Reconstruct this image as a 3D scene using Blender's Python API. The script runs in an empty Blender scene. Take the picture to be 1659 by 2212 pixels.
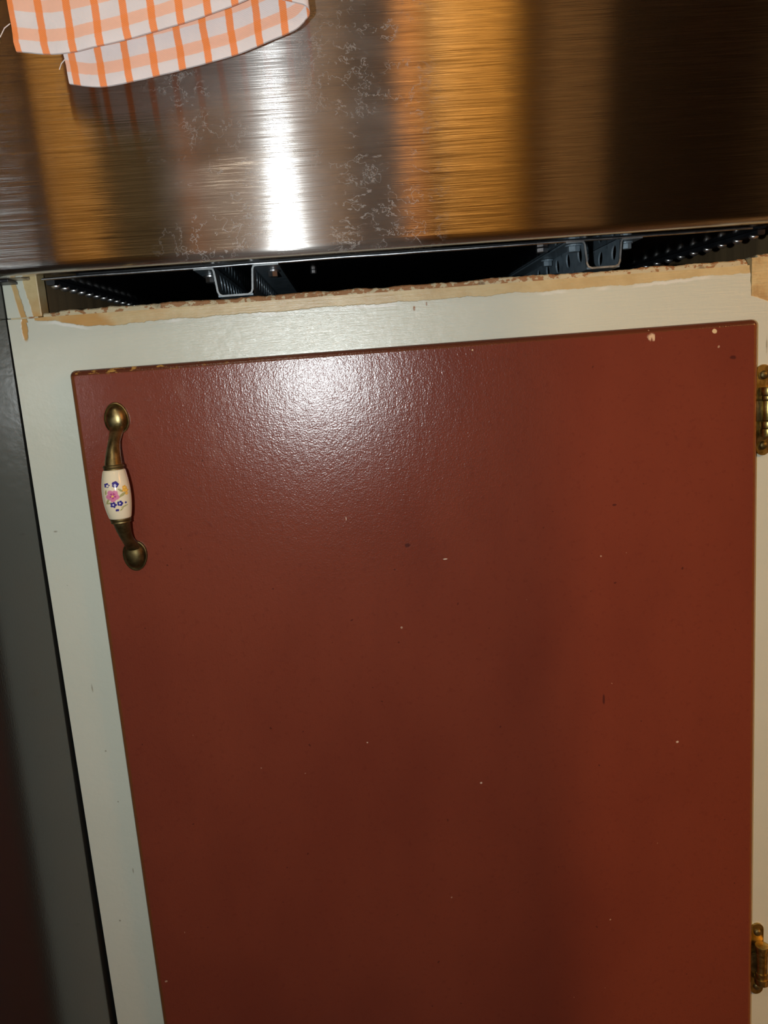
import bpy, bmesh, math, random
from mathutils import Vector, Matrix, noise as mnoise

random.seed(7)
S = bpy.context.scene
COL = S.collection

# ------------------------------------------------------------------ camera
CAM_H = 0.78
cam = bpy.data.cameras.new('camera')
cam.sensor_fit = 'VERTICAL'
cam.sensor_height = 24.0
cam.lens = 24.0 * 1690.0 / 2212.0
cam.clip_start = 0.01
co = bpy.data.objects.new('camera', cam)
mw = Matrix(((0.99629829, 0.08125331, -0.02806444, 0),
             (-0.04200124, 0.17526532, -0.98362491, 0),
             (-0.07500405, 0.98116256, 0.17802928, 0),
             (0, 0, 0, 1)))                              # columns: right, up, back
mw.translation = Vector((0, -0.53, CAM_H))
co.matrix_world = mw
COL.objects.link(co)
S.camera = co

# ------------------------------------------------------------------ exposure, world
S.view_settings.view_transform = 'Standard'
S.view_settings.look = 'None'
S.view_settings.exposure = 0.0
S.view_settings.gamma = 1.0
S.view_settings.use_curve_mapping = False
S.cycles.use_denoising = True
S.cycles.max_bounces = 8
S.cycles.sample_clamp_indirect = 4.0
w = bpy.data.worlds.new('world')
S.world = w
w.use_nodes = True
w.node_tree.nodes['Background'].inputs[0].default_value = (0.10, 0.10, 0.11, 1)
w.node_tree.nodes['Background'].inputs[1].default_value = 0.05

def lamp(name, kind, loc, power, col, radius, aim=None, angle=None, blend=0.4):
    l = bpy.data.lights.new(name, kind)
    l.energy = power
    l.color = col
    l.shadow_soft_size = radius
    o = bpy.data.objects.new(name, l)
    o.location = loc
    if kind == 'SPOT':
        l.spot_size = angle
        l.spot_blend = blend
        o.rotation_euler = (Vector(aim) - Vector(loc)).to_track_quat('-Z', 'Y').to_euler()
    COL.objects.link(o)
    return o

# the phone's flash beside the lens, a warm lamp from the right, added unseen spots and fill
lamp('phone_flash', 'SPOT', (-0.044, -0.53, 0.780), 7.2, (0.92, 0.985, 1.0), 0.0035,
     aim=(-0.03, 0.0, 0.55), angle=math.radians(150), blend=0.5)
lamp('warm_lamp_right', 'POINT', (2.15, -1.80, 1.90), 140.0, (1.0, 0.58, 0.22), 0.008)  # warm lamp from the right; side hall added to shape its shadow edge
lamp('added_spot_right', 'SPOT', (0.43, -1.45, 2.36), 75.0, (1.0, 0.70, 0.34), 0.05,  # added spot, brightens the cabinet opposite for its reflection in the steel
     aim=(0.43, -1.95, 1.3), angle=math.radians(75), blend=0.5)
lamp('added_spot_left', 'SPOT', (-0.80, -1.55, 2.36), 50.0, (1.0, 0.70, 0.34), 0.05,  # second added spot, brightens the left trim reflected in the steel
     aim=(-0.80, -2.0, 1.3), angle=math.radians(75), blend=0.5)
lamp('added_fill', 'POINT', (-0.20, -1.05, 2.12), 8.0, (1.0, 0.86, 0.66), 0.08)  # added lamp for soft ambient fill

# ------------------------------------------------------------------ node helper
class E:
    """a float socket with arithmetic"""
    def __init__(s, nt, v): s.nt, s.v = nt, v
    def _m(s, op, *a):
        n = s.nt.nodes.new('ShaderNodeMath'); n.operation = op
        for i, x in enumerate((s,) + a):
            x = x.v if isinstance(x, E) else x
            if isinstance(x, (int, float)): n.inputs[i].default_value = x
            else: s.nt.links.new(x, n.inputs[i])
        return E(s.nt, n.outputs[0])
    def __add__(s, o): return s._m('ADD', o)
    def __radd__(s, o): return s._m('ADD', o)
    def __sub__(s, o): return s._m('SUBTRACT', o)
    def __rsub__(s, o): return E(s.nt, o)._m('SUBTRACT', s)
    def __mul__(s, o): return s._m('MULTIPLY', o)
    def __rmul__(s, o): return s._m('MULTIPLY', o)
    def __truediv__(s, o): return s._m('DIVIDE', o)
    def abs(s): return s._m('ABSOLUTE')
    def mx(s, o): return s._m('MAXIMUM', o)
    def mn(s, o): return s._m('MINIMUM', o)
    def fract(s): return s._m('FRACT')
    def sqrt(s): return s._m('SQRT')
    def step(s, a, b):                     # smooth 0..1 from a to b
        n = s.nt.nodes.new('ShaderNodeMapRange'); n.interpolation_type = 'SMOOTHSTEP'
        s.nt.links.new(s.v, n.inputs[0])
        if a <= b: n.inputs[1].default_value, n.inputs[2].default_value, t = a, b, (0, 1)
        else: n.inputs[1].default_value, n.inputs[2].default_value, t = b, a, (1, 0)
        n.inputs[3].default_value, n.inputs[4].default_value = t
        return E(s.nt, n.outputs[0])

class Mat:
    def __init__(s, name, off=(0, 0, 0), **kw):
        s.m = bpy.data.materials.new(name); s.m.use_nodes = True
        s.nt = s.m.node_tree; s.N = s.nt.nodes; s.L = s.nt.links
        s.b = s.N['Principled BSDF']
        tc = s.N.new('ShaderNodeTexCoord')
        va = s.N.new('ShaderNodeVectorMath'); va.operation = 'ADD'
        va.inputs[1].default_value = off
        s.L.new(tc.outputs['Object'], va.inputs[0])
        s.P = va.outputs[0]; s.uv = tc.outputs['UV']
        sp = s.N.new('ShaderNodeSeparateXYZ'); s.L.new(s.P, sp.inputs[0])
        s.x, s.y, s.z = (E(s.nt, o) for o in sp.outputs)
        for k, v in kw.items(): s.set(k.replace('_', ' '), v)
    def set(s, k, v):
        i = s.b.inputs[k]
        if isinstance(v, E): s.L.new(v.v, i)
        elif hasattr(v, 'is_output'): s.L.new(v, i)
        elif isinstance(v, (tuple, list)) and len(v) == 3 and i.type == 'RGBA': i.default_value = (*v, 1)
        else: i.default_value = v
    def noise(s, scale, detail=3, rough=0.55, vec=None, stretch=(1, 1, 1), seed=0.0, out='Fac'):
        n = s.N.new('ShaderNodeTexNoise')
        mp = s.N.new('ShaderNodeMapping'); mp.inputs['Scale'].default_value = stretch
        mp.inputs['Location'].default_value = (seed, seed * .7, seed * 1.3)
        s.L.new(vec or s.P, mp.inputs[0]); s.L.new(mp.outputs[0], n.inputs['Vector'])
        n.inputs['Scale'].default_value = scale; n.inputs['Detail'].default_value = detail
        n.inputs['Roughness'].default_value = rough
        o = n.outputs[out]
        return E(s.nt, o) if out == 'Fac' else o
    def mix(s, a, b, f):
        n = s.N.new('ShaderNodeMix'); n.data_type = 'RGBA'
        for v, i in ((a, 6), (b, 7)):
            if isinstance(v, (tuple, list)): n.inputs[i].default_value = (*v[:3], 1)
            else: s.L.new(v, n.inputs[i])
        if isinstance(f, E): s.L.new(f.v, n.inputs[0])
        else: n.inputs[0].default_value = f
        return n.outputs[2]
    def bump(s, h, dist, strength=1.0):
        n = s.N.new('ShaderNodeBump'); n.inputs['Distance'].default_value = dist
        n.inputs['Strength'].default_value = strength
        s.L.new(h.v, n.inputs['Height']); s.set('Normal', n.outputs[0])
    def spot(s, cx, cz, rx_, rz_, soft=0.3, wob=None, amt=0.6):
        dx = (s.x - cx) * (1 / rx_); dz = (s.z - cz) * (1 / rz_)
        d = (dx * dx + dz * dz).sqrt()
        if wob is not None: d = d + (wob - 0.5) * amt
        return d.step(1.0, 1.0 - soft)

# ------------------------------------------------------------------ mesh helpers
def tag(o, label=None, cat=None, group=None, kind=None):
    if label: o['label'] = label
    if cat: o['category'] = cat
    if group: o['group'] = group
    if kind: o['kind'] = kind
    return o

def root(name, loc, label, cat, group=None):
    o = bpy.data.objects.new(name, None); COL.objects.link(o)
    o.location = loc; o.empty_display_size = 0.05
    return tag(o, label, cat, group)

def link(name, bm, mat, parent=None, origin=(0, 0, 0), smooth=False, label=None):
    """vertices are in world space; the object's origin is put at `origin` (+ parents)"""
    og = Vector(origin)
    me = bpy.data.meshes.new(name)
    for v in bm.verts: v.co -= og
    bmesh.ops.recalc_face_normals(bm, faces=bm.faces)
    bm.to_mesh(me); bm.free()
    if smooth: me.set_sharp_from_angle(angle=math.radians(40))
    for p in me.polygons: p.use_smooth = smooth and p.area < 0.0004      # large flats stay flat, bends are smooth
    o = bpy.data.objects.new(name, me); COL.objects.link(o)
    for m in (mat if isinstance(mat, (list, tuple)) else [mat]):
        me.materials.append(m.m if isinstance(m, Mat) else m)
    o.location = og
    if parent is not None:
        o.parent = parent
        o.location = og - world_loc(parent)
    if label: o['label'] = label
    return o

def world_loc(o):
    v = Vector(o.location)
    while o.parent: o = o.parent; v = v + Vector(o.location)
    return v

def copy_at(o, shift, parent=None):
    c = o.copy(); COL.objects.link(c)
    c.parent = parent or o.parent
    c.location = Vector(o.location) + Vector(shift)
    return c

def box(bm, x0, x1, y0, y1, z0, z1, bev=0.0, seg=2):
    t = bmesh.new()
    bmesh.ops.create_cube(t, size=1.0)
    for v in t.verts:
        v.co = Vector((x0 + (v.co.x + .5) * (x1 - x0), y0 + (v.co.y + .5) * (y1 - y0), z0 + (v.co.z + .5) * (z1 - z0)))
    if bev: bmesh.ops.bevel(t, geom=t.edges[:], offset=bev, segments=seg, profile=0.5, affect='EDGES')
    me = bpy.data.meshes.new('t'); t.to_mesh(me); t.free(); bm.from_mesh(me); bpy.data.meshes.remove(me)
    return bm

def bx(*a, **k): return box(bmesh.new(), *a, **k)

def cyl(bm, p, axis, r, length, n=24, bev=0.0, r2=None):
    t = bmesh.new()
    bmesh.ops.create_cone(t, cap_ends=True, segments=n, radius1=r, radius2=r if r2 is None else r2, depth=length)
    if bev:
        es = [e for e in t.edges if len(e.link_faces) == 2 and any(len(f.verts) > 4 for f in e.link_faces)]
        bmesh.ops.bevel(t, geom=es, offset=bev, segments=2, profile=0.5, affect='EDGES')
    q = Vector((0, 0, 1)).rotation_difference(Vector(axis)).to_matrix().to_4x4()
    q.translation = Vector(p)
    bmesh.ops.transform(t, matrix=q, verts=t.verts)
    me = bpy.data.meshes.new('t'); t.to_mesh(me); t.free(); bm.from_mesh(me); bpy.data.meshes.remove(me)
    return bm

def rings(bm, loops, cap=True, closed=True):
    """skin a list of equal-length point loops"""
    vs = [[bm.verts.new(p) for p in l] for l in loops]
    n = len(vs[0])
    for a, b in zip(vs, vs[1:]):
        for i in range(n if closed else n - 1):
            bm.faces.new((a[i], a[(i + 1) % n], b[(i + 1) % n], b[i]))
    if cap and closed:
        bm.faces.new(vs[0][::-1]); bm.faces.new(vs[-1])
    return bm

def prism(bm, prof, axis, a, b):
    """closed profile of 2-D points extruded along one axis ('x': prof is (y,z), 'y': (x,z))"""
    f = {'x': lambda t, p: (t, p[0], p[1]), 'y': lambda t, p: (p[0], t, p[1]), 'z': lambda t, p: (p[0], p[1], t)}[axis]
    return rings(bm, [[f(a, p) for p in prof], [f(b, p) for p in prof]])

# ------------------------------------------------------------------ materials
def wood(name, c1, c2, rough=0.5, scale=6.0, stretch=(8, 8, 0.6), off=(0, 0, 0)):
    m = Mat(name, off, Roughness=rough)
    g = m.noise(scale, 6, 0.6, stretch=stretch)
    m.set('Base Color', m.mix(c1, c2, g.step(0.35, 0.65)))
    m.bump(g, 0.0006, 0.5)
    return m

m_floor = wood('floor_boards', (0.10, 0.06, 0.035), (0.16, 0.10, 0.06), 0.4)
m_wall = Mat('tan_paint', Roughness=0.7)
m_wall.set('Base Color', m_wall.mix((0.33, 0.22, 0.13), (0.38, 0.25, 0.15), m_wall.noise(5)))
m_ceil = Mat('ceiling_paint', Roughness=0.8)
m_ceil.set('Base Color', m_ceil.mix((0.30, 0.27, 0.23), (0.34, 0.30, 0.26), m_ceil.noise(8)))
m_honey = wood('honey_oak', (0.52, 0.29, 0.07), (0.62, 0.36, 0.10), 0.45)
m_orange = wood('orange_oak', (0.55, 0.235, 0.05), (0.62, 0.28, 0.06), 0.45)
m_olive = Mat('olive_paint', Roughness=0.6)
m_olive.set('Base Color', m_olive.mix((0.085, 0.075, 0.045), (0.10, 0.085, 0.05), m_olive.noise(4)))
m_dark_doorway = Mat('dark_doorway_shade', Roughness=0.6)  # near-black tone stands for the darkness of an unlit doorway
m_dark_doorway.set('Base Color', m_dark_doorway.mix((0.02, 0.014, 0.011), (0.028, 0.018, 0.014), m_dark_doorway.noise(4)))
m_lampglass = Mat('lamp_glass', Roughness=0.3)
m_lampglass.set('Base Color', m_lampglass.mix((0.8, 0.75, 0.65), (0.85, 0.8, 0.7), m_lampglass.noise(3)))
m_lampglass.set('Emission Color', (1.0, 0.72, 0.4)); m_lampglass.set('Emission Strength', 1.5)
m_inside = wood('cabinet_inside_wood', (0.13, 0.088, 0.045), (0.19, 0.13, 0.065), 0.55)

CAB = Vector((0.045, 0.30, 0.0))       # foot of the cabinet
OVEN = Vector((0.04, 0.25, 0.853))     # foot of the oven

# --- white frame paint, with bare tan wood along the cut-out
def frame_paint():
    m = Mat('chipped_white_paint', (0, 0, 0), Roughness=0.36)
    nb = m.noise(55, 4, 0.6, stretch=(1, 0, 0.4), seed=3)
    nf = m.noise(260, 3, 0.6, seed=9)
    cloud = m.noise(14, 3, 0.5, seed=1)
    white = m.mix((0.50, 0.525, 0.435), (0.555, 0.575, 0.485), cloud)
    tan = m.mix((0.46, 0.345, 0.165), (0.55, 0.44, 0.23), m.noise(40, 4, 0.6, stretch=(1, 1, 1.5), seed=5).step(0.35, 0.65))
    gold = m.mix((0.42, 0.22, 0.05), (0.50, 0.29, 0.09), m.noise(90, 4, seed=6))
    left = m.x.step(-0.10, -0.15)
    tan = m.mix(tan, gold, left * m.noise(30, 3, seed=12).step(0.38, 0.6))
    # lower edge of the unpainted band on the rail, it rises to the left end and right end
    z0 = 0.8232 + (nb - 0.5) * 0.0055 + (nf - 0.5) * 0.0010 + m.x.step(0.15, 0.27) * 0.0026 \
        - (m.x + 0.155).abs().step(0.03, 0.0) * 0.0016 + m.x.step(-0.165, -0.195) * 0.0044
    bare = (m.z - z0).step(-0.0003, 0.0004)
    # upper left stile: bare block with two white runs, white along its outer edge
    up = m.z.step(0.8303, 0.8307)
    run1 = ((m.x + 0.2075) - (m.z - 0.853) * -0.16 + (nf - 0.5) * 0.002).abs().step(0.0026, 0.0018) * m.z.step(0.8250, 0.8262)
    edge = (m.x + (nb - 0.5) * 0.004 + (m.z - 0.853) * 0.15).step(-0.2128, -0.2136)
    isl = m.x.step(-0.19, -0.194)
    wl = (run1.mx(edge)) * isl
    bare = bare * (1 - wl)
    drip = m.spot(-0.2085, 0.8235, 0.0023, 0.0085, 0.3, nf, 0.7)
    bare = bare.mx(drip * (1 - m.z.step(0.828, 0.8295) * 0))
    # torn block at the right-hand stile
    rb = (m.x - 0.2712).step(-0.0003, 0.0004) * ((m.z - (0.8105 - (m.x - 0.272) * 0.40)) + (nf - 0.5) * 0.002).step(-0.0005, 0.0003)
    bare = bare.mx(rb)
    # below the left block the band is thinner
    colr = m.mix(white, tan, bare)
    dirty = m.noise(70, 5, 0.7, seed=22).step(0.42, 0.66) * rb
    colr = m.mix(colr, (0.30, 0.16, 0.05), dirty * 0.6)
    # pale new paint lip just under the band
    lip = (m.z - z0 + 0.0014).abs().step(0.0016, 0.0003) * m.noise(24, 2, seed=31).step(0.45, 0.62)
    colr = m.mix(colr, (0.70, 0.71, 0.66), lip * 0.75)
    # rust-brown drips, nail dings, small smudges
    for (cx, cz, a, b) in ((0.0452, 0.8185, .0011, .0022), (0.0535, 0.8208, .0008, .0016)):
        colr = m.mix(colr, (0.25, 0.11, 0.03), m.spot(cx, cz, a, b, 0.5, nf, 0.8) * 0.9)
    for (cx, cz, a, b) in ((-0.1998, 0.575, .0007, .0045), (-0.190, 0.431, .0006, .003), (-0.2085, 0.689, .002, .0008),
                           (-0.197, 0.527, .001, .001), (-0.1935, 0.487, .0008, .0008), (-0.205, 0.391, .001, .001), (0.2822, 0.777, .0008, .008)):
        colr = m.mix(colr, (0.22, 0.19, 0.13), m.spot(cx, cz, a, b, 0.8, nf, 1.2) * 0.7)
    colr = m.mix(colr, (0.13, 0.09, 0.06), m.noise(420, 2, seed=40).step(0.745, 0.78) * 0.35)
    m.set('Base Color', colr)
    m.set('Roughness', 0.255 + bare * 0.1)
    m.set('Specular IOR Level', 0.6)
    st = m.noise(40, 5, 0.65, stretch=(1, 1, 16), seed=7)
    on_rail = m.z.step(0.792, 0.797) * m.x.step(-0.19, -0.15)
    blob = m.noise(90, 3, seed=13)
    m.bump(st * on_rail * 0.42 + blob * 0.35 + bare * -0.5 + nf * 0.12, 0.0007, 0.9)
    return m
m_frame = frame_paint()

def raw_edge():
    m = Mat('raw_cut_edge', Roughness=0.7)
    a = m.noise(95, 5, 0.65, stretch=(1, 1, 1.8), seed=2)
    b = m.noise(230, 4, 0.6, seed=4)
    c = m.mix((0.33, 0.17, 0.07), (0.24, 0.11, 0.04), b)
    endp = m.x.step(-0.06, -0.16) * 0.10 + m.x.step(0.06, 0.2) * 0.10
    c = m.mix(c, (0.50, 0.45, 0.29), (m.noise(190, 4, 0.6, stretch=(1, 1, 1.5), seed=2) + (b - 0.5) * 0.25 + (m.z - 0.8335) * -12 + endp).step(0.54, 0.60) * 0.9)
    c = m.mix(c, (0.12, 0.07, 0.03), m.noise(60, 4, seed=8).step(0.60, 0.68) * 0.7)
    m.set('Base Color', c); m.bump(a + b * 0.5, 0.0010, 0.9)
    return m
m_raw = raw_edge()

def red_paint():
    m = Mat('red_brown_satin_paint', Roughness=0.33)
    X0, X1, ZT = -0.1811, 0.2715, 0.7945
    n1 = m.noise(7, 4, 0.6, stretch=(1, 1, .5), seed=1); n2 = m.noise(300, 3, 0.6, seed=2); n3 = m.noise(900, 2, seed=5)
    c = m.mix((0.138, 0.029, 0.0165), (0.172, 0.038, 0.020), n1.step(0.3, 0.7))
    c = m.mix(c, (0.11, 0.021, 0.013), n2.step(0.55, 0.75) * 0.35)
    # worn rounded edges: darker brown stain with rubbed gold spots
    e = (m.x - X0).mn(X1 - m.x).mn(ZT - m.z)
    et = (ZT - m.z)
    edge = (e + (n2 - 0.5) * 0.0018).step(0.0042, 0.0022)
    c = m.mix(c, (0.17, 0.060, 0.016), edge * 0.85)
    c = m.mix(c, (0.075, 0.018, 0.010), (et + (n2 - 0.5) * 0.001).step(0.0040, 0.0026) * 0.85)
    rub = m.noise(130, 4, 0.65, stretch=(1, 1, 3), seed=14).step(0.56, 0.64) * edge * m.x.step(-0.02, -0.11) * et.step(0.0050, 0.0035)
    c = m.mix(c, (0.48, 0.27, 0.06), rub * 0.8)
    # chips, flecks, scratches
    for (cx, cz, a, b) in ((0.2412, 0.7888, .0019, .0018), (0.0805, 0.7885, .0006, .0006)):
        c = m.mix(c, (0.62, 0.47, 0.27), m.spot(cx, cz, a, b, 0.35, n2, 0.8))
    patch = m.spot(0.2015, 0.7878, .0065, .0030, 0.5, m.noise(200, 2, seed=15), 1.4) * m.noise(420, 3, stretch=(1, 1, .3), seed=16).step(0.47, 0.56)
    c = m.mix(c, (0.60, 0.42, 0.27), patch)
    fleck = m.noise(170, 1, 0.4, seed=19).step(0.805, 0.83)
    c = m.mix(c, (0.45, 0.30, 0.20), fleck * 0.75)
    dark = m.noise(190, 1, 0.4, seed=27).step(0.77, 0.81)
    c = m.mix(c, (0.05, 0.012, 0.010), dark * 0.7)
    for (cx, cz, a, b, d) in ((0.2535, 0.771, .003, .0017, 1), (0.161, 0.5375, .0012, .005, 1), (0.029, 0.662, .0025, .0018, 1), (0.172, 0.678, .002, .001, 1),
                              (0.054, 0.650, .0022, .0006, 0), (0.070, 0.482, .001, .001, 0), (-0.011, 0.6835, .0004, .0016, 0), (0.214, 0.500, .0012, .001, 0), (-0.0095, 0.521, .0007, .0006, 0)):
        c = m.mix(c, (0.055, 0.014, 0.012) if d else (0.62, 0.50, 0.38), m.spot(cx, cz, a, b, 0.6, n2, 1.1) * 0.85)
    # greyish rubbed smears near the pull
    sm = m.noise(38, 4, 0.6, stretch=(1.6, 1, .7), seed=33).step(0.56, 0.68) * m.spot(-0.105, 0.755, 0.055, 0.035, 0.7)
    c = m.mix(c, (0.27, 0.12, 0.09), sm * 0.45)
    m.set('Base Color', c)
    m.set('Roughness', 0.215 + (n1 - 0.5) * 0.06)
    m.set('Specular IOR Level', 0.42)
    m.bump(n2 * 0.5 + n3 * 0.55 + m.noise(170, 3, 0.7, stretch=(1, 1, .35), seed=41) * 0.5, 0.00022, 1.0)
    return m
m_red = red_paint()

def stainless():
    m = Mat('brushed_stainless_steel', Roughness=0.155, Metallic=1.0)
    br = m.noise(60, 4, 0.6, stretch=(0.25, 1, 22), seed=1)
    m.set('Base Color', m.mix((0.51, 0.49, 0.47), (0.57, 0.55, 0.53), br))
    m.set('Anisotropic', 1.0)
    t = m.N.new('ShaderNodeCombineXYZ'); t.inputs[2].default_value = 1.0
    m.L.new(t.outputs[0], m.b.inputs['Tangent'])
    gr = (m.noise(1.0, 2, 0.6, stretch=(25, 1, 15000), seed=5) - 0.5) * 1.25
    ge = m.N.new('ShaderNodeNewGeometry')
    cz = m.N.new('ShaderNodeCombineXYZ'); m.L.new(gr.v, cz.inputs[2])
    av = m.N.new('ShaderNodeVectorMath'); av.operation = 'ADD'
    m.L.new(ge.outputs['Normal'], av.inputs[0]); m.L.new(cz.outputs[0], av.inputs[1])
    nv = m.N.new('ShaderNodeVectorMath'); nv.operation = 'NORMALIZE'; m.L.new(av.outputs[0], nv.inputs[0])
    m.set('Normal', nv.outputs[0])
    # dried water marks: crinkled pale outlines and a thin film
    wv = m.noise(26, 4, 0.6, seed=3, out='Color')
    va = m.N.new('ShaderNodeVectorMath'); va.operation = 'MULTIPLY_ADD'
    m.L.new(wv, va.inputs[0]); va.inputs[1].default_value = (0.02, 0.02, 0.02); m.L.new(m.P, va.inputs[2])
    l1 = (m.noise(34, 5, 0.68, vec=va.outputs[0], seed=6) - 0.5).abs().step(0.012, 0.002)
    l2 = (m.noise(70, 4, 0.65, vec=va.outputs[0], stretch=(.55, 1, 1.3), seed=11) - 0.5).abs().step(0.020, 0.003)
    g = m.noise(22, 3, 0.6, seed=14).step(0.43, 0.56)
    g2 = m.noise(40, 4, 0.7, seed=17).step(0.45, 0.60)
    reg = m.x.step(-0.115, -0.085) * m.x.step(0.062, 0.030)
    low = m.x.step(-0.12, -0.08) * m.x.step(0.075, 0.045)
    marks = (l1 * g * 0.42).mx(l2 * g2 * 0.42) * low
    film = reg * (0.10 + m.noise(18, 4, 0.65, stretch=(1, 1, 1.6), seed=21).step(0.35, 0.75) * 0.16)
    fac = marks.mx(film * 0.75)
    d = m.N.new('ShaderNodeBsdfPrincipled')
    d.inputs['Base Color'].default_value = (0.46, 0.43, 0.40, 1); d.inputs['Roughness'].default_value = 0.45
    ms = m.N.new('ShaderNodeMixShader'); m.L.new(fac.v, ms.inputs[0])
    m.L.new(m.b.outputs[0], ms.inputs[1]); m.L.new(d.outputs[0], ms.inputs[2])
    m.L.new(ms.outputs[0], m.N['Material Output'].inputs[0])
    return m
m_steel = stainless()

def metal(name, c1, c2, rough, scale=120, metallic=1.0, bump=0.0001):
    m = Mat(name, Roughness=rough, Metallic=metallic)
    n = m.noise(scale, 4, 0.65)
    m.set('Base Color', m.mix(c1, c2, n.step(0.38, 0.62)))
    m.set('Roughness', rough + (n - 0.5) * 0.15)
    m.bump(n, bump, 0.6)
    return m
m_bright = metal('bare_sheet_steel', (0.55, 0.57, 0.60), (0.72, 0.74, 0.76), 0.3)
m_trimsteel = metal('grey_steel_underside', (0.30, 0.26, 0.21), (0.36, 0.32, 0.27), 0.35)
m_black = metal('black_sheet_metal', (0.006, 0.007, 0.009), (0.010, 0.011, 0.013), 0.42, metallic=0.0)
m_channel = metal('blue_grey_sheet_metal', (0.13, 0.175, 0.21), (0.17, 0.22, 0.26), 0.38, metallic=0.2)
m_gloss = metal('glossy_black_plate', (0.006, 0.007, 0.009), (0.009, 0.010, 0.012), 0.10, metallic=0.0, bump=0.00002)
m_gloss.set('Specular IOR Level', 0.6); m_gloss.set('Roughness', 0.08)
m_dimple = metal('dull_bright_steel', (0.85, 0.87, 0.88), (0.92, 0.93, 0.93), 0.36)
m_edge = metal('cut_steel_edge', (0.17, 0.18, 0.185), (0.25, 0.265, 0.27), 0.55)
m_brass = metal('antique_brass', (0.20, 0.155, 0.065), (0.36, 0.29, 0.135), 0.40, 160)
m_brassdark = metal('tarnished_brass', (0.11, 0.083, 0.035), (0.20, 0.155, 0.068), 0.52, 130)
m_hinge = metal('hinge_brass', (0.30, 0.21, 0.06), (0.50, 0.37, 0.13), 0.36, 170)
m_fridge = Mat('charcoal_enamel', Roughness=0.13)
m_fridge.set('Base Color', m_fridge.mix((0.016, 0.017, 0.016), (0.019, 0.020, 0.019), m_fridge.noise(6)))
m_fridge.set('Specular IOR Level', 0.42)
m_fridge.bump(m_fridge.noise(700, 2), 0.00006, 0.5)

# ------------------------------------------------------------------ the room (setting)
def struct(name, bm, mat): return tag(link(name, bm, mat), kind='structure')
struct('floor', bx(-1.6, 2.7, -2.1, 0.75, -0.05, 0.0), m_floor)
struct('ceiling', bx(-1.6, 2.7, -2.1, 0.75, 2.45, 2.5), m_ceil)
struct('wall_back', bx(-1.6, 2.7, 0.66, 0.75, 0.0, 2.45), m_wall)
struct('wall_left', bx(-1.6, -1.5, -2.0, 0.66, 0.0, 2.45), m_wall)
bm = bmesh.new()
box(bm, 1.45, 1.55, -2.0, -1.267, 0, 2.45); box(bm, 1.45, 1.55, -0.30, 0.66, 0, 2.45); box(bm, 1.45, 1.55, -1.267, -0.30, 2.1, 2.45)  # unseen doorway end added to cast the shadow edge on the red door
struct('shadow_edge_wall', bm, m_wall)
struct('wall_hall', bx(2.6, 2.7, -2.0, 0.66, 0, 2.45), m_wall)  # far side of the added hall
bm = bmesh.new()
box(bm, -1.6, -0.625, -2.1, -2.0, 0, 2.45); box(bm, -0.375, 0.895, -2.1, -2.0, 0, 2.45); box(bm, 1.9, 2.7, -2.1, -2.0, 0, 2.45)
box(bm, -0.625, -0.375, -2.1, -2.0, 2.05, 2.45); box(bm, 0.895, 1.9, -2.1, -2.0, 2.05, 2.45)
struct('wall_front', bm, m_wall)
struct('door_1', bx(-0.625, -0.375, -2.06, -2.03, 0, 2.05, bev=.003), m_olive)
struct('dark_doorway_sheet', bx(0.895, 1.9, -2.06, -2.03, 0, 2.05, bev=.003), m_dark_doorway)  # dark sheet in place of an opening to an unlit hall
struct('trim_1', bx(-0.760, -0.625, -2.0, -1.975, 0, 2.15, bev=.004), m_honey)
struct('trim_2', bx(-0.375, -0.330, -2.0, -1.98, 0, 2.10, bev=.004), m_orange)

def lamp_shade(name, x, y, z, r, label, kind):
    t = root(name, (x, y, z), label, 'lamp')
    pr = [(0.001, -r), (r * .5, -r * .86), (r * .86, -r * .5), (r, 0), (r * .86, r * .5), (r * .5, r * .86), (0.02, r)]
    bmx = rings(bmesh.new(), [[(x + a * math.cos(q * math.tau / 24), y + a * math.sin(q * math.tau / 24), z + h) for q in range(24)] for a, h in pr], cap=False)
    if kind == 'globe':
        link('lamp_cord', cyl(bmesh.new(), (x, y, (z + r + 2.45) / 2), (0, 0, 1), 0.006, 2.45 - z - r, 10), m_black, t, (x, y, z))
    b2 = cyl(bmesh.new(), (x, y, z + r), (0, 0, 1), 0.03, 0.04, 20, 0.004)
    link('lamp_collar', b2, m_brass, t, (x, y, z), True)
    return t
lamp_shade('added_pendant', 2.15, -1.80, 1.90, 0.05, 'added bulb fitting for the warm right lamp in an added side hall outside the picture', 'globe')  # unseen fitting added at the warm right lamp
lamp_shade('added_pendant', -0.20, -1.05, 2.12, 0.11, 'added pendant fitting at the ambient fill light behind the photographer, outside the picture', 'globe')  # unseen fitting added at the fill light

# tall honey cabinet across the kitchen (seen only as gold bands in the steel)
tc = root('tall_cabinet', (0.39, -1.85, 0), 'tall honey oak cabinet across the kitchen, seen only as gold bands reflected in steel', 'cabinet')
link('body', bx(0.265, 0.600, -1.99, -1.78, 0.0, 2.2, bev=.003), m_inside, tc, (0.39, -1.85, 0))
link('cabinet_door', bx(0.255, 0.330, -1.78, -1.758, 0.1, 2.18, bev=.004), m_orange, tc, (0.39, -1.85, 0))
link('cabinet_door', bx(0.362, 0.594, -1.78, -1.758, 0.1, 2.18, bev=.004), m_honey, tc, (0.39, -1.85, 0))

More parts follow.
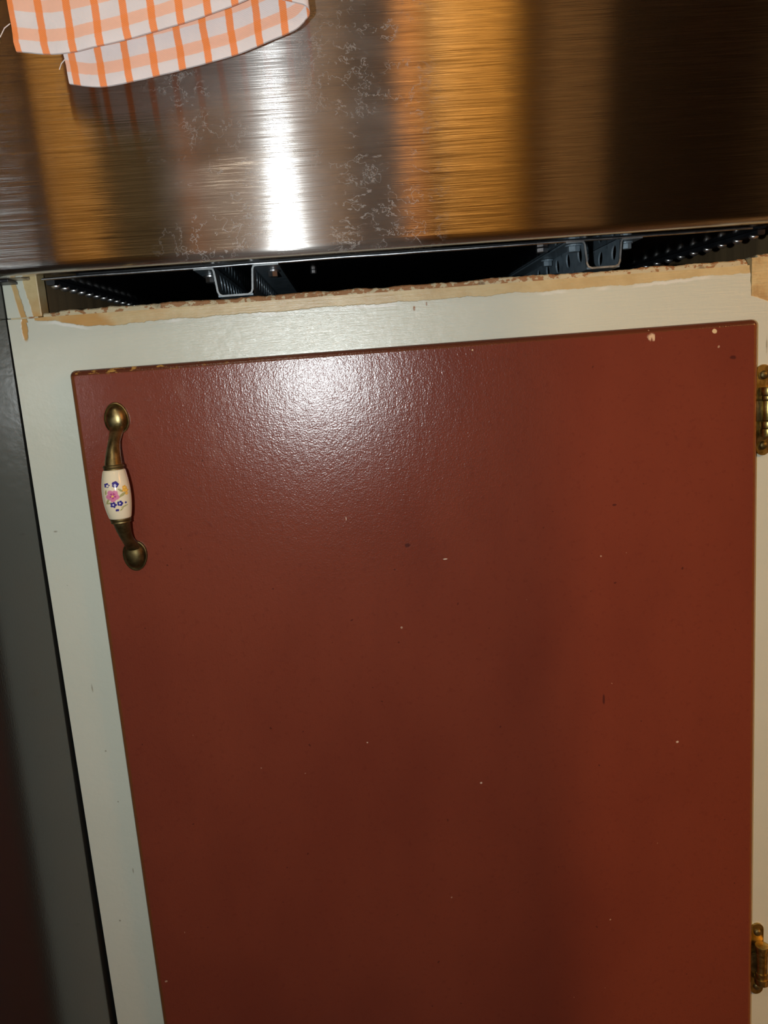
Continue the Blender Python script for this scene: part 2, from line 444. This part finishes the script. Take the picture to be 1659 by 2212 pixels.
# ------------------------------------------------------------------ refrigerator at the left
FX = -0.2190
fr = root('refrigerator', (-0.60, 0.18, 0), 'glossy charcoal refrigerator side standing left of the white cabinet frame', 'refrigerator')
bm = bx(-0.98, FX, -0.160, 0.60, 0.03, 1.75, bev=.004)
bmesh.ops.bisect_plane(bm, geom=bm.verts[:] + bm.edges[:] + bm.faces[:], plane_co=(0, 0, 0.84), plane_no=(0, 0, 1))
for v in bm.verts:                       # it leans a hair away from the frame lower down
    if v.co.x > -0.3: v.co.x -= max(0.0, (0.84 - v.co.z)) * 0.0044
link('body', bm, m_fridge, fr, (-0.60, 0.18, 0), True)
link('refrigerator_door', bx(-0.98, FX - 0.004, -0.215, -0.164, 0.06, 1.74, bev=.010, seg=4), m_fridge, fr, (-0.60, 0.18, 0), True)
bm = cyl(bmesh.new(), (-0.90, -0.262, 1.1), (0, 0, 1), 0.011, 0.7, 16, .003)
for z in (0.78, 1.42): cyl(bm, (-0.90, -0.237, z), (0, 1, 0), 0.008, 0.05, 12)
link('handle', bm, m_bright, fr, (-0.60, 0.18, 0), True)
for x in (-0.93, -0.28):
    for y in (-0.05, 0.55):
        link('foot', cyl(bmesh.new(), (x, y, 0.016), (0, 0, 1), 0.02, 0.032, 16), m_black, fr, (-0.60, 0.18, 0))

# ------------------------------------------------------------------ the cabinet
cab = root('kitchen_cabinet', CAB, 'white framed kitchen cabinet with a worn red-brown door under the steel front', 'cabinet')
Z0 = (0, 0, 0)
XL, XLi = -0.2185, -0.1962
def part(name, bm, mat, label=None, smooth=False, parent=None, origin=Z0):
    return link(name, bm, mat, parent or cab, origin, smooth, label)

part('stile', bx(XL, -0.160, 0.0, 0.0185, 0.10, 0.8302), m_frame, 'white painted stile left of the red door')
part('stile', bx(XL - 0.0002, XLi, 0.0002, 0.0135, 0.8307, 1.50, bev=.0006), m_frame, 'bare tan wood stile end with white paint runs, below the steel front')
part('stile', bx(0.2716, 0.345, 0.0, 0.0185, 0.10, 0.8348), m_frame, 'white stile right of the red door with a torn bare patch at its top')
part('rail', prism(bmesh.new(), [(-0.160, 0.765), (0.2716, 0.765), (0.2716, 0.8095), (0.2711, 0.8130), (0.2713, 0.8165), (0.2706, 0.8200), (0.2708, 0.8240), (0.2702, 0.8275), (0.2700, 0.8302), (-0.160, 0.8302)], 'y', 0.0, 0.0185), m_frame, 'white rail above the red door with a bare tan band')
part('rail', bx(-0.160, 0.2716, 0.0, 0.0185, 0.195, 0.26), m_frame)

# chipped raw edge standing above the rail
bm = bmesh.new()
n = 300
lo, hi = [], []
for i in range(n + 1):
    x = -0.1955 + (0.2690 + 0.1955) * i / n
    h = 0.8336 + 0.0011 * mnoise.noise(Vector((x * 55, 0.3, 0))) + 0.0006 * mnoise.noise(Vector((x * 260, 4.1, 0)))
    if x < -0.185: h -= 0.0008
    if x > 0.262: h += 0.0006
    if x > 0.2675: h -= 0.002
    lo.append(x); hi.append(h)
loops = [[(x, 0.0005 + 0.0004 * mnoise.noise(Vector((x * 90, 7, 0))), 0.8302), (x, 0.0009, h - 0.0008), (x, 0.0020, h), (x, 0.018, h - 0.0004), (x, 0.018, 0.8302)] for x, h in zip(lo, hi)]
part('raw_edge', rings(bm, loops), m_raw, 'chipped bare wood edge along the top of the rail')
bm = bmesh.new()
loops = []
for i in range(61):
    x = 0.2722 + (0.345 - 0.2722) * i / 60
    h = 0.8366 + 0.0009 * mnoise.noise(Vector((x * 70, 2.3, 0))) + 0.0005 * mnoise.noise(Vector((x * 260, 9.1, 0))) - (0.0016 if i < 3 else 0)
    loops.append([(x, 0.0004, 0.8348), (x, 0.0009, h - 0.0008), (x, 0.0022, h), (x, 0.018, h - 0.0004), (x, 0.018, 0.8348)])
part('raw_edge', rings(bm, loops), m_raw, 'chipped bare wood edge on top of the right stile')
# paint crack line at the left joint
part('paint_chip', bx(-0.2160, -0.1985, -0.0006, 0.0002, 0.8299, 0.8309, bev=.0002), m_raw)

part('side_panel', bx(-0.2150, -0.1985, 0.0185, 0.58, 0.10, 1.50), m_inside)
part('side_panel', bx(0.3290, 0.3450, 0.0185, 0.58, 0.10, 1.50), m_inside)
part('back_panel', bx(-0.2150, 0.3450, 0.582, 0.60, 0.10, 1.50), m_inside)
part('deck', bx(-0.1980, 0.3285, 0.019, 0.58, 0.806, 0.822), m_inside)
part('bottom_panel', bx(-0.1980, 0.3285, 0.019, 0.58, 0.21, 0.226), m_inside)
part('toe_kick', bx(-0.2150, 0.3450, 0.06, 0.58, 0.0, 0.10), m_black)
part('top_panel', bx(-0.2150, 0.3450, 0.019, 0.60, 1.502, 1.52), m_inside)

# the door: lipped slab with rounded corners and rounded front edges
def rounded_slab(x0, x1, z0, z1, y_back, y_front, r, edge):
    def loop(ins, y):
        pts = []
        rr = max(r - ins, 0.0004)
        for cx, cz, a0 in ((x1 - r, z1 - r, 0), (x0 + r, z1 - r, 90), (x0 + r, z0 + r, 180), (x1 - r, z0 + r, 270)):
            for k in range(7):
                a = math.radians(a0 + 15 * k)
                pts.append((cx + rr * math.cos(a), y, cz + rr * math.sin(a)))
        return pts
    L = [loop(0, y_back)]
    for k in range(7):
        a = math.radians(15 * k)
        L.append(loop(edge * (1 - math.cos(a)), y_front + edge * (1 - math.sin(a))))
    return rings(bmesh.new(), L)
door = part('cabinet_door', rounded_slab(-0.1811, 0.2715, 0.245, 0.7947, -0.0004, -0.0110, 0.0040, 0.0042), m_red, None, True)
DY = -0.0110

# door pull: brass spoons and necks, flowered ceramic grip
PX = -0.1538
def sub(name, bm, mat, smooth=True, label=None): return link(name, bm, mat, door, Z0, smooth, label)
def spoon(zc, sgn):
    """oval mount with a raised rim and a domed centre, and the neck that rises from it; sgn=-1: neck runs down"""
    bm = bmesh.new()
    a, b, n = 0.0080, 0.0103, 40
    def oval(f, y, dz=0.0): return [(PX + a * f * math.cos(t * math.tau / n), y, zc + dz + b * f * (1 - 0.10 * sgn * math.sin(t * math.tau / n)) * math.sin(t * math.tau / n)) for t in range(n)]
    rings(bm, [oval(1.0, DY + 0.0002), oval(1.02, DY - 0.0012), oval(0.99, DY - 0.0021), oval(0.93, DY - 0.0024), oval(0.88, DY - 0.0019), oval(0.86, DY - 0.0016),
               oval(0.83, DY - 0.0026), oval(0.74, DY - 0.0042), oval(0.58, DY - 0.0056), oval(0.36, DY - 0.0065), oval(0.12, DY - 0.0068)])
    # neck
    path = [(0.0030, -0.0030, 0.0046, 0.0022), (0.0066, -0.0048, 0.0044, 0.0032), (0.0095, -0.0088, 0.0040, 0.0036), (0.0125, -0.0125, 0.0037, 0.0037),
            (0.0165, -0.0160, 0.0040, 0.0040), (0.0210, -0.0188, 0.0046, 0.0046), (0.0255, -0.0206, 0.0052, 0.0052), (0.0282, -0.0213, 0.0054, 0.0054)]
    L = []
    for i, (dz, y, rx_, rn) in enumerate(path):
        p0 = path[max(i - 1, 0)]; p1 = path[min(i + 1, len(path) - 1)]
        t = Vector((0, p1[1] - p0[1], sgn * (p1[0] - p0[0]))).normalized()
        nn = t.cross(Vector((1, 0, 0)))
        c = Vector((PX, DY + y, zc + sgn * dz))
        L.append([tuple(c + Vector((1, 0, 0)) * rx_ * math.cos(q * math.tau / 24) + nn * rn * math.sin(q * math.tau / 24)) for q in range(24)])
    rings(bm, L)
    return bm
sub('handle', spoon(0.7612, -1), m_brass, True, 'upper brass spoon of the door pull, its bright dome catching light')
sub('handle', spoon(0.6715, 1), m_brassdark, True, 'lower tarnished brass spoon of the door pull')
GY = DY - 0.0215
for z in (0.7326, 0.6988):
    bmx = bmesh.new()
    pr = [(0.0050, 0.0018), (0.0061, 0.0014), (0.0066, 0.0004), (0.0061, -0.0006), (0.0063, -0.0014), (0.0056, -0.0020)]
    rings(bmx, [[(PX + r * math.cos(q * math.tau / 28), GY + r * math.sin(q * math.tau / 28), z + h) for q in range(28)] for r, h in pr])
    sub('handle_collar', bmx, m_brassdark)
# grip with painted flowers
bmx = bmesh.new()
nz, na = 110, 150
L = []
for i in range(nz + 1):
    t = i / nz
    z = 0.6998 + (0.7315 - 0.6998) * t
    u = 2 * t - 1
    r = 0.0088 - 0.0021 * u * u
    if t < 0.03: r -= 0.0009 * (1 - t / 0.03) ** 2
    if t > 0.97: r -= 0.0009 * ((t - 0.97) / 0.03) ** 2
    bow = -0.0012 * (1 - u * u)
    L.append([(PX + r * math.cos(q * math.tau / na), GY + bow + r * math.sin(q * math.tau / na), z) for q in range(na)])
rings(bmx, L)
m_cer = Mat('flowered_ceramic', Roughness=0.10)
at = m_cer.N.new('ShaderNodeVertexColor'); at.layer_name = 'paint'
m_cer.set('Base Color', at.outputs[0])
m_cer.set('Coat Weight', 0.5)
grip = sub('handle_grip', bmx, m_cer, True, 'cream ceramic grip with pink, blue and orange flowers')
def petals(h, v, cx, cy, r, k, lobes=5, ph=0.0):
    dx, dy = h - cx, v - cy
    d = math.hypot(dx, dy); a = math.atan2(dy, dx)
    return d < r * (1 - k + k * abs(math.cos(lobes * 0.5 * (a + ph))))
BL, PK, PKD, OR, GR, YL = (0.035, 0.03, 0.20), (0.60, 0.20, 0.33), (0.40, 0.07, 0.20), (0.75, 0.38, 0.06), (0.36, 0.34, 0.14), (0.85, 0.55, 0.10)
def flower(h, v):
    """h, v in mm from the middle of the grip as seen from the front"""
    d = lambda x, y: math.hypot(h - x, v - y)
    c = (0.72, 0.63, 0.44)
    for (x, y, a, l, w) in ((2.9, 0.2, 30, 2.6, .8), (2.2, 3.0, -40, 1.8, .6), (-5.6, -2.8, 60, 2.2, .6), (-5.2, -4.6, 10, 1.8, .5), (3.2, -7.2, 20, 2.2, .4), (-6.3, 2.4, 80, 1.6, .5), (1.4, -9.0, 40, 1.4, .4)):
        q = math.radians(a); p = (h - x) * math.cos(q) + (v - y) * math.sin(q); s = -(h - x) * math.sin(q) + (v - y) * math.cos(q)
        if (p / l) ** 2 + (s / w) ** 2 < 1: c = GR
    for (x, y, r) in ((4.6, 4.4, 1.5), (5.3, 2.6, 1.4), (4.0, 2.7, 1.0), (5.4, 0.6, 1.0)):
        if petals(h, v, x, y, r, .35): c = OR if d(x, y) > .45 * r else YL
    if petals(h, v, -2.7, 0, 3.9, .25, 5, .4): c = PK if (d(-2.7, 0) > 1.9 or math.sin(5 * math.atan2(v, h + 2.7)) > .55) else PKD
    if d(-2.8, -.2) < .6: c = YL
    for (x, y, r) in ((-3.0, -5.7, 2.0), (.9, -5.1, 1.9)):
        if petals(h, v, x, y, r, .3): c = BL if d(x - .1, y) > .55 else (0.6, 0.55, 0.65)
    if petals(h, v, -5.3, 6.7, 1.6, .3) : c = BL if d(-5.0, 6.4) > .7 else (0.70, 0.62, 0.5)
    if petals(h, v, -.4, 7.0, 2.1, .2): c = BL if d(-.6, 6.4) > .8 else (0.5, 0.5, 0.65)
    if d(4.2, -5.0) < .65: c = BL
    if (h + 1.2) ** 2 / 1.3 + (v + 9.3) ** 2 / .7 < 1 : c = BL
    return c
ca = grip.data.color_attributes.new('paint', 'FLOAT_COLOR', 'POINT')
vd = Vector((0.153, -0.497, 0)).normalized(); hd = Vector((-vd.y, vd.x, 0))
for v in grip.data.vertices:
    p = v.co - Vector((PX, GY, 0.7157))
    col = (0.72, 0.63, 0.44)
    if Vector((p.x, p.y, 0)).dot(vd) > 0:
        col = flower(p.dot(hd) * 1000 * 0.96, p.z * 1000)
    ca.data[v.index].color = (*col, 1)

# hinges on the right stile
def hinge(zc):
    HX = 0.2795
    bm = bmesh.new()
    outline = []
    for s in (1, -1):
        for k in range(13):
            a = math.radians(15 * k + (0 if s > 0 else 180))
            outline.append((HX + 0.0048 * math.cos(a), zc + s * 0.0262 + 0.0048 * math.sin(a)))
    prism(bm, outline, 'y', -0.0018, -0.0001)
    h = link('hinge', bm, m_hinge, cab, Z0, True, 'antique brass hinge on the right stile')
    for z0, z1, r in ((0.0105, 0.0160, .0050), (0.0072, 0.0103, .0046), (-0.0068, 0.0070, .0043), (-0.0118, -0.0070, .0047), (-0.0175, -0.0120, .0052)):
        link('knuckle', cyl(bmesh.new(), (HX + 0.0012, -0.0062, zc + (z0 + z1) / 2), (0, 0, 1), r, z1 - z0, 24, .0005), m_hinge, h, Z0, True)
    bm = bx(0.2722, HX + 0.001, -0.0058, -0.0022, zc - 0.0070, zc + 0.0070, bev=.0006)
    link('door_leaf', bm, m_brassdark, h, Z0, True)
    for s in (1, -1):
        bm = bmesh.new()
        rr = [(0.0029, -0.0016), (0.0029, -0.0024), (0.0024, -0.0033), (0.0013, -0.0038), (0.0003, -0.0039)]
        rings(bm, [[(HX + r * math.cos(q * math.tau / 20), y, zc + s * 0.0240 + r * math.sin(q * math.tau / 20)) for q in range(20)] for r, y in rr])
        sc_ = link('screw', bm, m_brassdark, h, Z0, True)
hinge(0.7335)
hinge(0.3060)

# ------------------------------------------------------------------ the oven
ov = root('wall_oven', OVEN, 'brushed stainless steel oven front with a dark gap beneath, above the red door', 'oven')
def op(name, bm, mat, label=None, smooth=False, parent=None): return link(name, bm, mat, parent or ov, Z0, smooth, label)
PB, PR = 0.8530, 0.0058
prof = [(-0.030, 1.42), (-0.030, PB + PR)]
for k in range(1, 9):
    a = math.radians(180 + k * 90 / 8)
    prof.append((-0.030 + PR + PR * math.cos(a), PB + PR + PR * math.sin(a)))
prof += [(-0.0172, PB), (-0.0162, PB + 0.0008), (-0.0162, PB + 0.012), (-0.0178, PB + 0.012), (-0.0178, PB + 0.0016), (-0.0235, PB + 0.0016), (-0.0278, PB + 0.006), (-0.0280, 1.42)]
bm = bmesh.new()
prism(bm, prof, 'x', -0.2180, 0.3100)
for v in bm.verts: v.co.y += 0.019 * v.co.x             # hangs a degree ajar
fp = op('front_panel', bm, m_steel, 'brushed stainless steel front with dried water marks', True)
for p in fp.data.polygons: p.use_smooth = 0.0005 < abs(p.normal.y) < 0.9995 and abs(p.normal.x) < 0.5 and p.area < 0.002
op('panel_end', bx(-0.2178, -0.1995, -0.0158, -0.0020, PB + 0.0003, 1.40, bev=.0008), m_trimsteel)
bm = bx(-0.2180, -0.2080, -0.0155, -0.0010, PB - 0.0016, PB + 0.0002, bev=.0004)
op('corner_bracket', bm, m_black)
# door inner shell behind the front (dark)
op('inner_panel', bx(-0.1985, 0.3050, -0.0155, -0.0050, PB + 0.006, 1.41), m_black)

PZ = 0.8538                       # underside of the base plate
bm = bmesh.new()
prism(bm, [(-0.1915, 0.004), (0.2830, 0.004), (0.2560, 0.240), (0.2560, 0.52), (-0.1780, 0.52), (-0.1780, 0.240)], 'z', PZ, PZ + 0.0012)
op('base_plate', bm, m_gloss)
op('chassis', bx(-0.1760, 0.2540, 0.012, 0.52, PZ + 0.0013, 1.40, bev=.003), m_black)
# bright bent front lip of the base plate
bm = bmesh.new()
n = 80
L = []
for i in range(n + 1):
    x = -0.1930 + (0.2720 + 0.1930) * i / n
    h = 0.00035 * mnoise.noise(Vector((x * 30, 1.7, 0)))
    L.append([(x, 0.0005, PZ - 0.0008 + h), (x, -0.0002, PZ - 0.0003 + h), (x, -0.0002, PZ + 0.0003 + h), (x, 0.0006, PZ + 0.0009 + h), (x, 0.0038, PZ + 0.0009), (x, 0.0038, PZ - 0.0001)])
rings(bm, L)
op('front_lip', bm, m_bright, 'thin bright bent steel lip', True)

# hat-section mounting channels under the plate, their walls pierced with round holes
def channel(x0, x1, f0, f1, zb, holes, label):
    t = 0.0012
    z1 = PZ - 0.0002
    dr = 0.0012
    def wall(bm, xa, xb):                  # pierced wall: xa at the top, xb at the bottom, facing x
        yy0, yy1 = 0.0012, 0.42
        r = 0.0052; zc = (z1 + zb) / 2 + 0.0012
        def at(y, z, side):
            f = (z - zb) / (z1 - zb)
            return (xb + (xa - xb) * f + side, y, z)
        for side in (-t / 2, t / 2):
            ys = [yy0] + [0.5 * (holes[i] + holes[i + 1]) for i in range(len(holes) - 1)] + [holes[-1] + 0.0145, yy1]
            for i, hc in enumerate(holes):
                ya, yb = ys[i], ys[i + 1]
                outer, inner = [], []
                n = 24
                for k in range(n):
                    a = k * math.tau / n
                    c, s = math.cos(a), math.sin(a)
                    inner.append(bm.verts.new(at(hc + r * 0.95 * c, zc + r * s, side)))
                    ty = ((yb - hc) if c > 0 else (hc - ya)) / max(abs(c), 1e-6)
                    tz = ((z1 - zc) if s > 0 else (zc - zb)) / max(abs(s), 1e-6)
                    q = min(ty, tz)
                    outer.append(bm.verts.new(at(hc + q * c, zc + q * s, side)))
                for k in range(n):
                    bm.faces.new((inner[k], inner[(k + 1) % n], outer[(k + 1) % n], outer[k]))
            a_, b_ = ys[-2], ys[-1]
            bm.faces.new([bm.verts.new(at(y, z, side)) for y, z in ((a_, zb), (b_, zb), (b_, z1), (a_, z1))])
        for hc in holes:                   # the hole's rim
            A = [bm.verts.new(at(hc + r * .95 * math.cos(k * math.tau / 24), zc + r * math.sin(k * math.tau / 24), -t / 2)) for k in range(24)]
            B = [bm.verts.new(at(hc + r * .95 * math.cos(k * math.tau / 24), zc + r * math.sin(k * math.tau / 24), t / 2)) for k in range(24)]
            for k in range(24): bm.faces.new((A[k], A[(k + 1) % 24], B[(k + 1) % 24], B[k]))
    bm = bmesh.new()
    wall(bm, x0, x0 + dr); wall(bm, x1, x1 - dr)
    box(bm, x0 + dr, x1 - dr, 0.0012, 0.42, zb - t / 2, zb + t / 2)
    box(bm, f0, x0, 0.0012, 0.42, z1 - t, z1)
    box(bm, x1, f1, 0.0012, 0.42, z1 - t, z1)
    ch = op('mounting_channel', bm, m_channel, label)
    # bright cut front edge: a ribbon along the hat profile with rounded bends
    pts = [(f0, z1 - t / 2), (x0 - .0025, z1 - t / 2)]
    pts += [(x0 - .0008, z1 - t / 2 - .0004), (x0, z1 - t / 2 - .0022)]
    pts += [(x0 + dr, zb + .0030), (x0 + dr + .0009, zb + .0010), (x0 + dr + .0030, zb)]
    pts += [(x1 - dr - .0030, zb), (x1 - dr - .0009, zb + .0010), (x1 - dr, zb + .0030)]
    pts += [(x1, z1 - t / 2 - .0022), (x1 + .0008, z1 - t / 2 - .0004), (x1 + .0025, z1 - t / 2), (f1, z1 - t / 2)]
    hw = 0.00062
    L = []
    for i, p in enumerate(pts):
        a, b = Vector(pts[max(i - 1, 0)]), Vector(pts[min(i + 1, len(pts) - 1)])
        d = (b - a).normalized(); nn = Vector((-d.y, d.x))
        q0, q1 = Vector(p) + nn * hw, Vector(p) - nn * hw
        L.append([(q0.x, 0.0012, q0.y), (q0.x, 0.0001, q0.y), (q1.x, 0.0001, q1.y), (q1.x, 0.0012, q1.y)])
    link('channel_edge', rings(bmesh.new(), L), m_edge, ch, Z0, True, 'bare bright cut edge of the channel')
    return ch
cl = channel(-0.0830, -0.0580, -0.0960, -0.0410, 0.8352, [0.018 + 0.0145 * i for i in range(20)], 'left steel hat channel hanging under the oven')
cr = channel(0.1600, 0.1842, 0.1475, 0.1985, 0.8358, [0.0125 + 0.0288 * i for i in range(12)], 'right steel hat channel with round holes under the oven')

def bolt(x, y, parent, mat, r=0.0034):
    bm = cyl(bmesh.new(), (x, y, PZ - 0.0022), (0, 0, 1), r * 1.35, 0.0010, 20)
    cyl(bm, (x, y, PZ - 0.0044), (0, 0, 1), r, 0.0038, 6, .0004)
    return link('bolt', bm, mat, parent, Z0)
bolt(-0.0905, 0.030, cl, m_bright); bolt(-0.0470, 0.024, cl, m_bright)
bolt(0.1545, 0.0075, cr, m_channel, .0042); bolt(0.1915, 0.012, cr, m_channel)
bolt(0.1545, 0.078, cr, m_channel)
op('bolt', cyl(bmesh.new(), (-0.0205, 0.051, PZ - 0.0012), (0, 0, 1), 0.0022, 0.0026, 12, .0004), m_bright)
op('bolt', cyl(bmesh.new(), (0.1372, 0.0235, PZ - 0.0016), (0, 0, 1), 0.0042, 0.0032, 6, .0005), m_bright)
# side rails with a row of pressed dimples
def side_rail(xa, ya, xb, yb, n, pitch, label):
    d = Vector((xb - xa, yb - ya, 0)).normalized(); s = Vector((-d.y, d.x, 0))
    A, Bp = Vector((xa, ya, 0)), Vector((xa, ya, 0)) + d * 0.50
    bm = bmesh.new()
    pr = [(-0.0022, PZ - 0.0034), (0.0022, PZ - 0.0034), (0.0028, PZ - 0.0026), (0.0028, PZ - 0.0002), (-0.0028, PZ - 0.0002), (-0.0028, PZ - 0.0026)]
    rings(bm, [[tuple(q + s * p[0] + Vector((0, 0, p[1]))) for p in pr] for q in (A, Bp)])
    r = op('side_rail', bm, m_black, label)
    bm = bmesh.new()
    bmesh.ops.create_icosphere(bm, subdivisions=2, radius=1.0)
    M_ = Matrix((( s.x * .0034, d.x * .0030, 0, 0), (s.y * .0034, d.y * .0030, 0, 0), (0, 0, .0024, 0), (0, 0, 0, 1)))
    bmesh.ops.transform(bm, matrix=M_, verts=bm.verts)
    p0 = A + d * 0.008 + Vector((0, 0, PZ - 0.0032))
    for v in bm.verts: v.co += p0
    dm = link('dimple', bm, m_dimple, r, tuple(p0), True)
    for k in range(1, n): copy_at(dm, d * pitch * k)
side_rail(-0.1895, 0.005, -0.1795, 0.20, 22, 0.0145, 'left black chassis rail with shiny dimples')
side_rail(0.2830, 0.010, 0.2590, 0.176, 14, 0.0180, 'right black chassis rail with shiny dimples')

# handle bar above the picture, which carries the towel
HB = -0.068; HZ = 1.10
bm = cyl(bmesh.new(), (0.045, HB, HZ), (1, 0, 0), 0.0075, 0.46, 24, .002)
hb = op('handle', bm, m_bright, None, True)
for x in (-0.165, 0.255):
    link('handle_post', cyl(bmesh.new(), (x, (HB - 0.0305) / 2, HZ), (0, 1, 0), 0.006, abs(HB + 0.0305), 16), m_bright, hb, Z0, True)

# ------------------------------------------------------------------ the towel
def cloth_mat():
    m = Mat('orange_check_cotton', Roughness=0.9)
    sp = m.N.new('ShaderNodeSeparateXYZ'); m.L.new(m.uv, sp.inputs[0])
    u, v = E(m.nt, sp.outputs[0]), E(m.nt, sp.outputs[1])       # metres along the cloth, v = 0 at the hem
    n = m.noise(500, 3, 0.6)
    cu = ((u + (n - 0.5) * 0.0006) * (1 / 0.0144)).fract()
    cv = ((v + (n - 0.5) * 0.0006) * (1 / 0.0140)).fract()
    warp = (cu - 0.5).abs().step(0.155, 0.110)
    weft = (cv - 0.62).abs().step(0.235, 0.195)
    c = m.mix((0.72, 0.64, 0.62), (0.82, 0.75, 0.73), m.noise(60, 3))
    c = m.mix(c, (0.92, 0.46, 0.28), weft * 0.80)
    c = m.mix(c, (0.90, 0.235, 0.030), warp * (0.92))
    tw = ((u + v) * (1 / 0.0011)).fract()
    c = m.mix(c, (0.9, 0.78, 0.70), (tw - 0.5).abs().step(0.30, 0.10) * 0.10)
    m.set('Base Color', c)
    m.set('Specular IOR Level', 0.15); m.set('Sheen Weight', 0.25)
    m.bump((tw - 0.5).abs() * 0.4 + n, 0.0003, 0.8)
    return m
m_cloth = cloth_mat()

def lerp_curve(pts, x):
    if x <= pts[0][0]:
        a, b = pts[0], pts[1]
    elif x >= pts[-1][0]:
        a, b = pts[-2], pts[-1]
    else:
        i = max(k for k in range(len(pts) - 1) if pts[k][0] <= x)
        a, b = pts[i], pts[i + 1]
        h = b[0] - a[0]; t = (x - a[0]) / h
        def sl(k):
            k0, k1 = max(k - 1, 0), min(k + 1, len(pts) - 1)
            return (pts[k1][1] - pts[k0][1]) / (pts[k1][0] - pts[k0][0])
        m0, m1 = sl(i) * h, sl(i + 1) * h
        return (2*t**3-3*t*t+1)*a[1] + (t**3-2*t*t+t)*m0 + (-2*t**3+3*t*t)*b[1] + (t**3-t*t)*m1
    return a[1] + (b[1] - a[1]) * (x - a[0]) / (b[0] - a[0])

front_hem = [(-0.1610, .9585), (-0.140, .9563), (-0.1226, .9578), (-0.100, .9617), (-0.0725, .9673), (-0.0473, .9737), (-0.030, .9785), (0.000, .9835)]
back_hem = [(-0.1393, .9452), (-0.1229, .9428), (-0.1015, .9447), (-0.0759, .9488), (-0.0503, .9539), (-0.0245, .9613), (-0.0142, .9648), (-0.0085, .9690)]
def towel():
    bm = bmesh.new(); uvl = bm.loops.layers.uv.new('UVMap')
    TH = 0.0016
    def sheet(path, hem, ztop, lean, y_of, u_shift, v_shift):
        """path: list of (x, y, s) along the hem; the cloth runs up from the hem to ztop"""
        nv = 34
        grid = []
        for (x, y, s) in path:
            zb = hem(x, s)
            row = []
            for j in range(nv + 1):
                t = j / nv
                z = zb + (ztop - zb) * t
                wob = 0.0011 * mnoise.noise(Vector((s * 38, z * 26, u_shift * 50))) + 0.0005 * mnoise.noise(Vector((s * 110, z * 90, 3)))
                hemroll = 0.0008 * max(0.0, 1 - abs(z - zb - 0.004) / 0.004)
                row.append((x + lean * (z - zb) * -1 + 0.0006 * mnoise.noise(Vector((z * 70, s * 20, 9))), y + wob - hemroll + y_of(z), z, s + u_shift, z - zb + v_shift))
            grid.append(row)
        for side in (0, 1):
            V = [[bm.verts.new((p[0], p[1] + (TH if side else 0), p[2])) for p in row] for row in grid]
            for i in range(len(grid) - 1):
                for j in range(nv):
                    q = [(i, j), (i + 1, j), (i + 1, j + 1), (i, j + 1)]
                    if side: q = q[::-1]
                    f = bm.faces.new([V[a][b] for a, b in q])
                    for lp, (a, b) in zip(f.loops, q): lp[uvl].uv = grid[a][b][3:5]
            if side == 0: V0 = V
        # close the rim: hem and both ends
        rim = [(i, 0) for i in range(len(grid))] + [(len(grid) - 1, j) for j in range(1, nv + 1)]
        rim2 = [(0, j) for j in range(nv + 1)]
        for R_ in (rim, rim2):
            for (a, b), (c, d) in zip(R_, R_[1:]):
                f = bm.faces.new((V0[a][b], V[a][b], V[c][d], V0[c][d]))
                for lp, (p, q) in zip(f.loops, ((a, b), (a, b), (c, d), (c, d))): lp[uvl].uv = grid[p][q][3:5]
    # hidden sheet first: it hangs a little lower, closer to the steel, and turns round at the right into the front sheet
    path = []
    n = 90
    for i in range(n + 1):
        x = -0.1393 + (-0.0095 + 0.1393) * i / n
        path.append((x, -0.0655, x + 0.1393))
    s0 = path[-1][2]
    for k in range(1, 13):
        a = math.radians(15 * k)
        path.append((-0.0095 + 0.0036 * math.sin(a), -0.0655 - 0.0036 * (1 - math.cos(a)), s0 + 0.0036 * a))
    def hemb(x, s):
        if s <= s0: return lerp_curve(back_hem, x)
        return 0.9690 + 0.0050 * ((s - s0) / 0.0113)
    # after the turn the cloth runs a short way back to the left, behind the front sheet
    for k in range(1, 12):
        path.append((-0.0095 - 0.0030 * k, -0.0727, s0 + 0.0113 + 0.0030 * k))
    def hemb2(x, s):
        if s <= s0 + 0.0113: return hemb(x, s)
        return 0.9740 + (s - s0 - 0.0113) * 0.26
    sheet(path, hemb2, HZ - 0.004, 0.045, lambda z: 0.0, 0.0030, 0.0)
    path = []
    for i in range(n + 1):
        x = -0.1610 + (-0.0240 + 0.1610) * i / n
        path.append((x, -0.0760, x + 0.1610))
    sheet(path, lambda x, s: lerp_curve(front_hem, x), HZ - 0.004, 0.045, lambda z: 0.0, 0.0062, 0.0)
    # the part lying over the bar
    for (xa, xb) in ((-0.165, -0.012),):
        L = []
        for k in range(13):
            a = math.radians(15 * k)
            L.append([(xa, HB - 0.0088 * math.cos(a), HZ + 0.0088 * math.sin(a)), (xb, HB - 0.0088 * math.cos(a), HZ + 0.0088 * math.sin(a)),
                      (xb, HB - 0.0078 * math.cos(a), HZ + 0.0078 * math.sin(a)), (xa, HB - 0.0078 * math.cos(a), HZ + 0.0078 * math.sin(a))])
        nb = len(bm.faces)
        rings(bm, L)
    return bm
dt = link('dish_towel', towel(), m_cloth, None, (-0.085, -0.07, 0.943), True)
tag(dt, 'orange and white checked dish towel hanging folded over the steel front', 'towel')
# loose threads at the left selvedge
def thread(pts, r=0.00028):
    L = []
    for p in pts: L.append([(p[0] + r * math.cos(q * math.tau / 6), p[1] + r * .5, p[2] + r * math.sin(q * math.tau / 6)) for q in range(6)])
    return rings(bmesh.new(), L)
link('loose_thread', thread([(-0.1625, -0.0755, .972), (-0.1650, -0.077, .9695), (-0.1675, -0.078, .9650), (-0.1685, -0.078, .9615)]), m_cloth, dt, Z0)
link('loose_thread', thread([(-0.1395, -0.066, .957), (-0.1415, -0.067, .9545), (-0.1425, -0.068, .9515)]), m_cloth, dt, Z0)
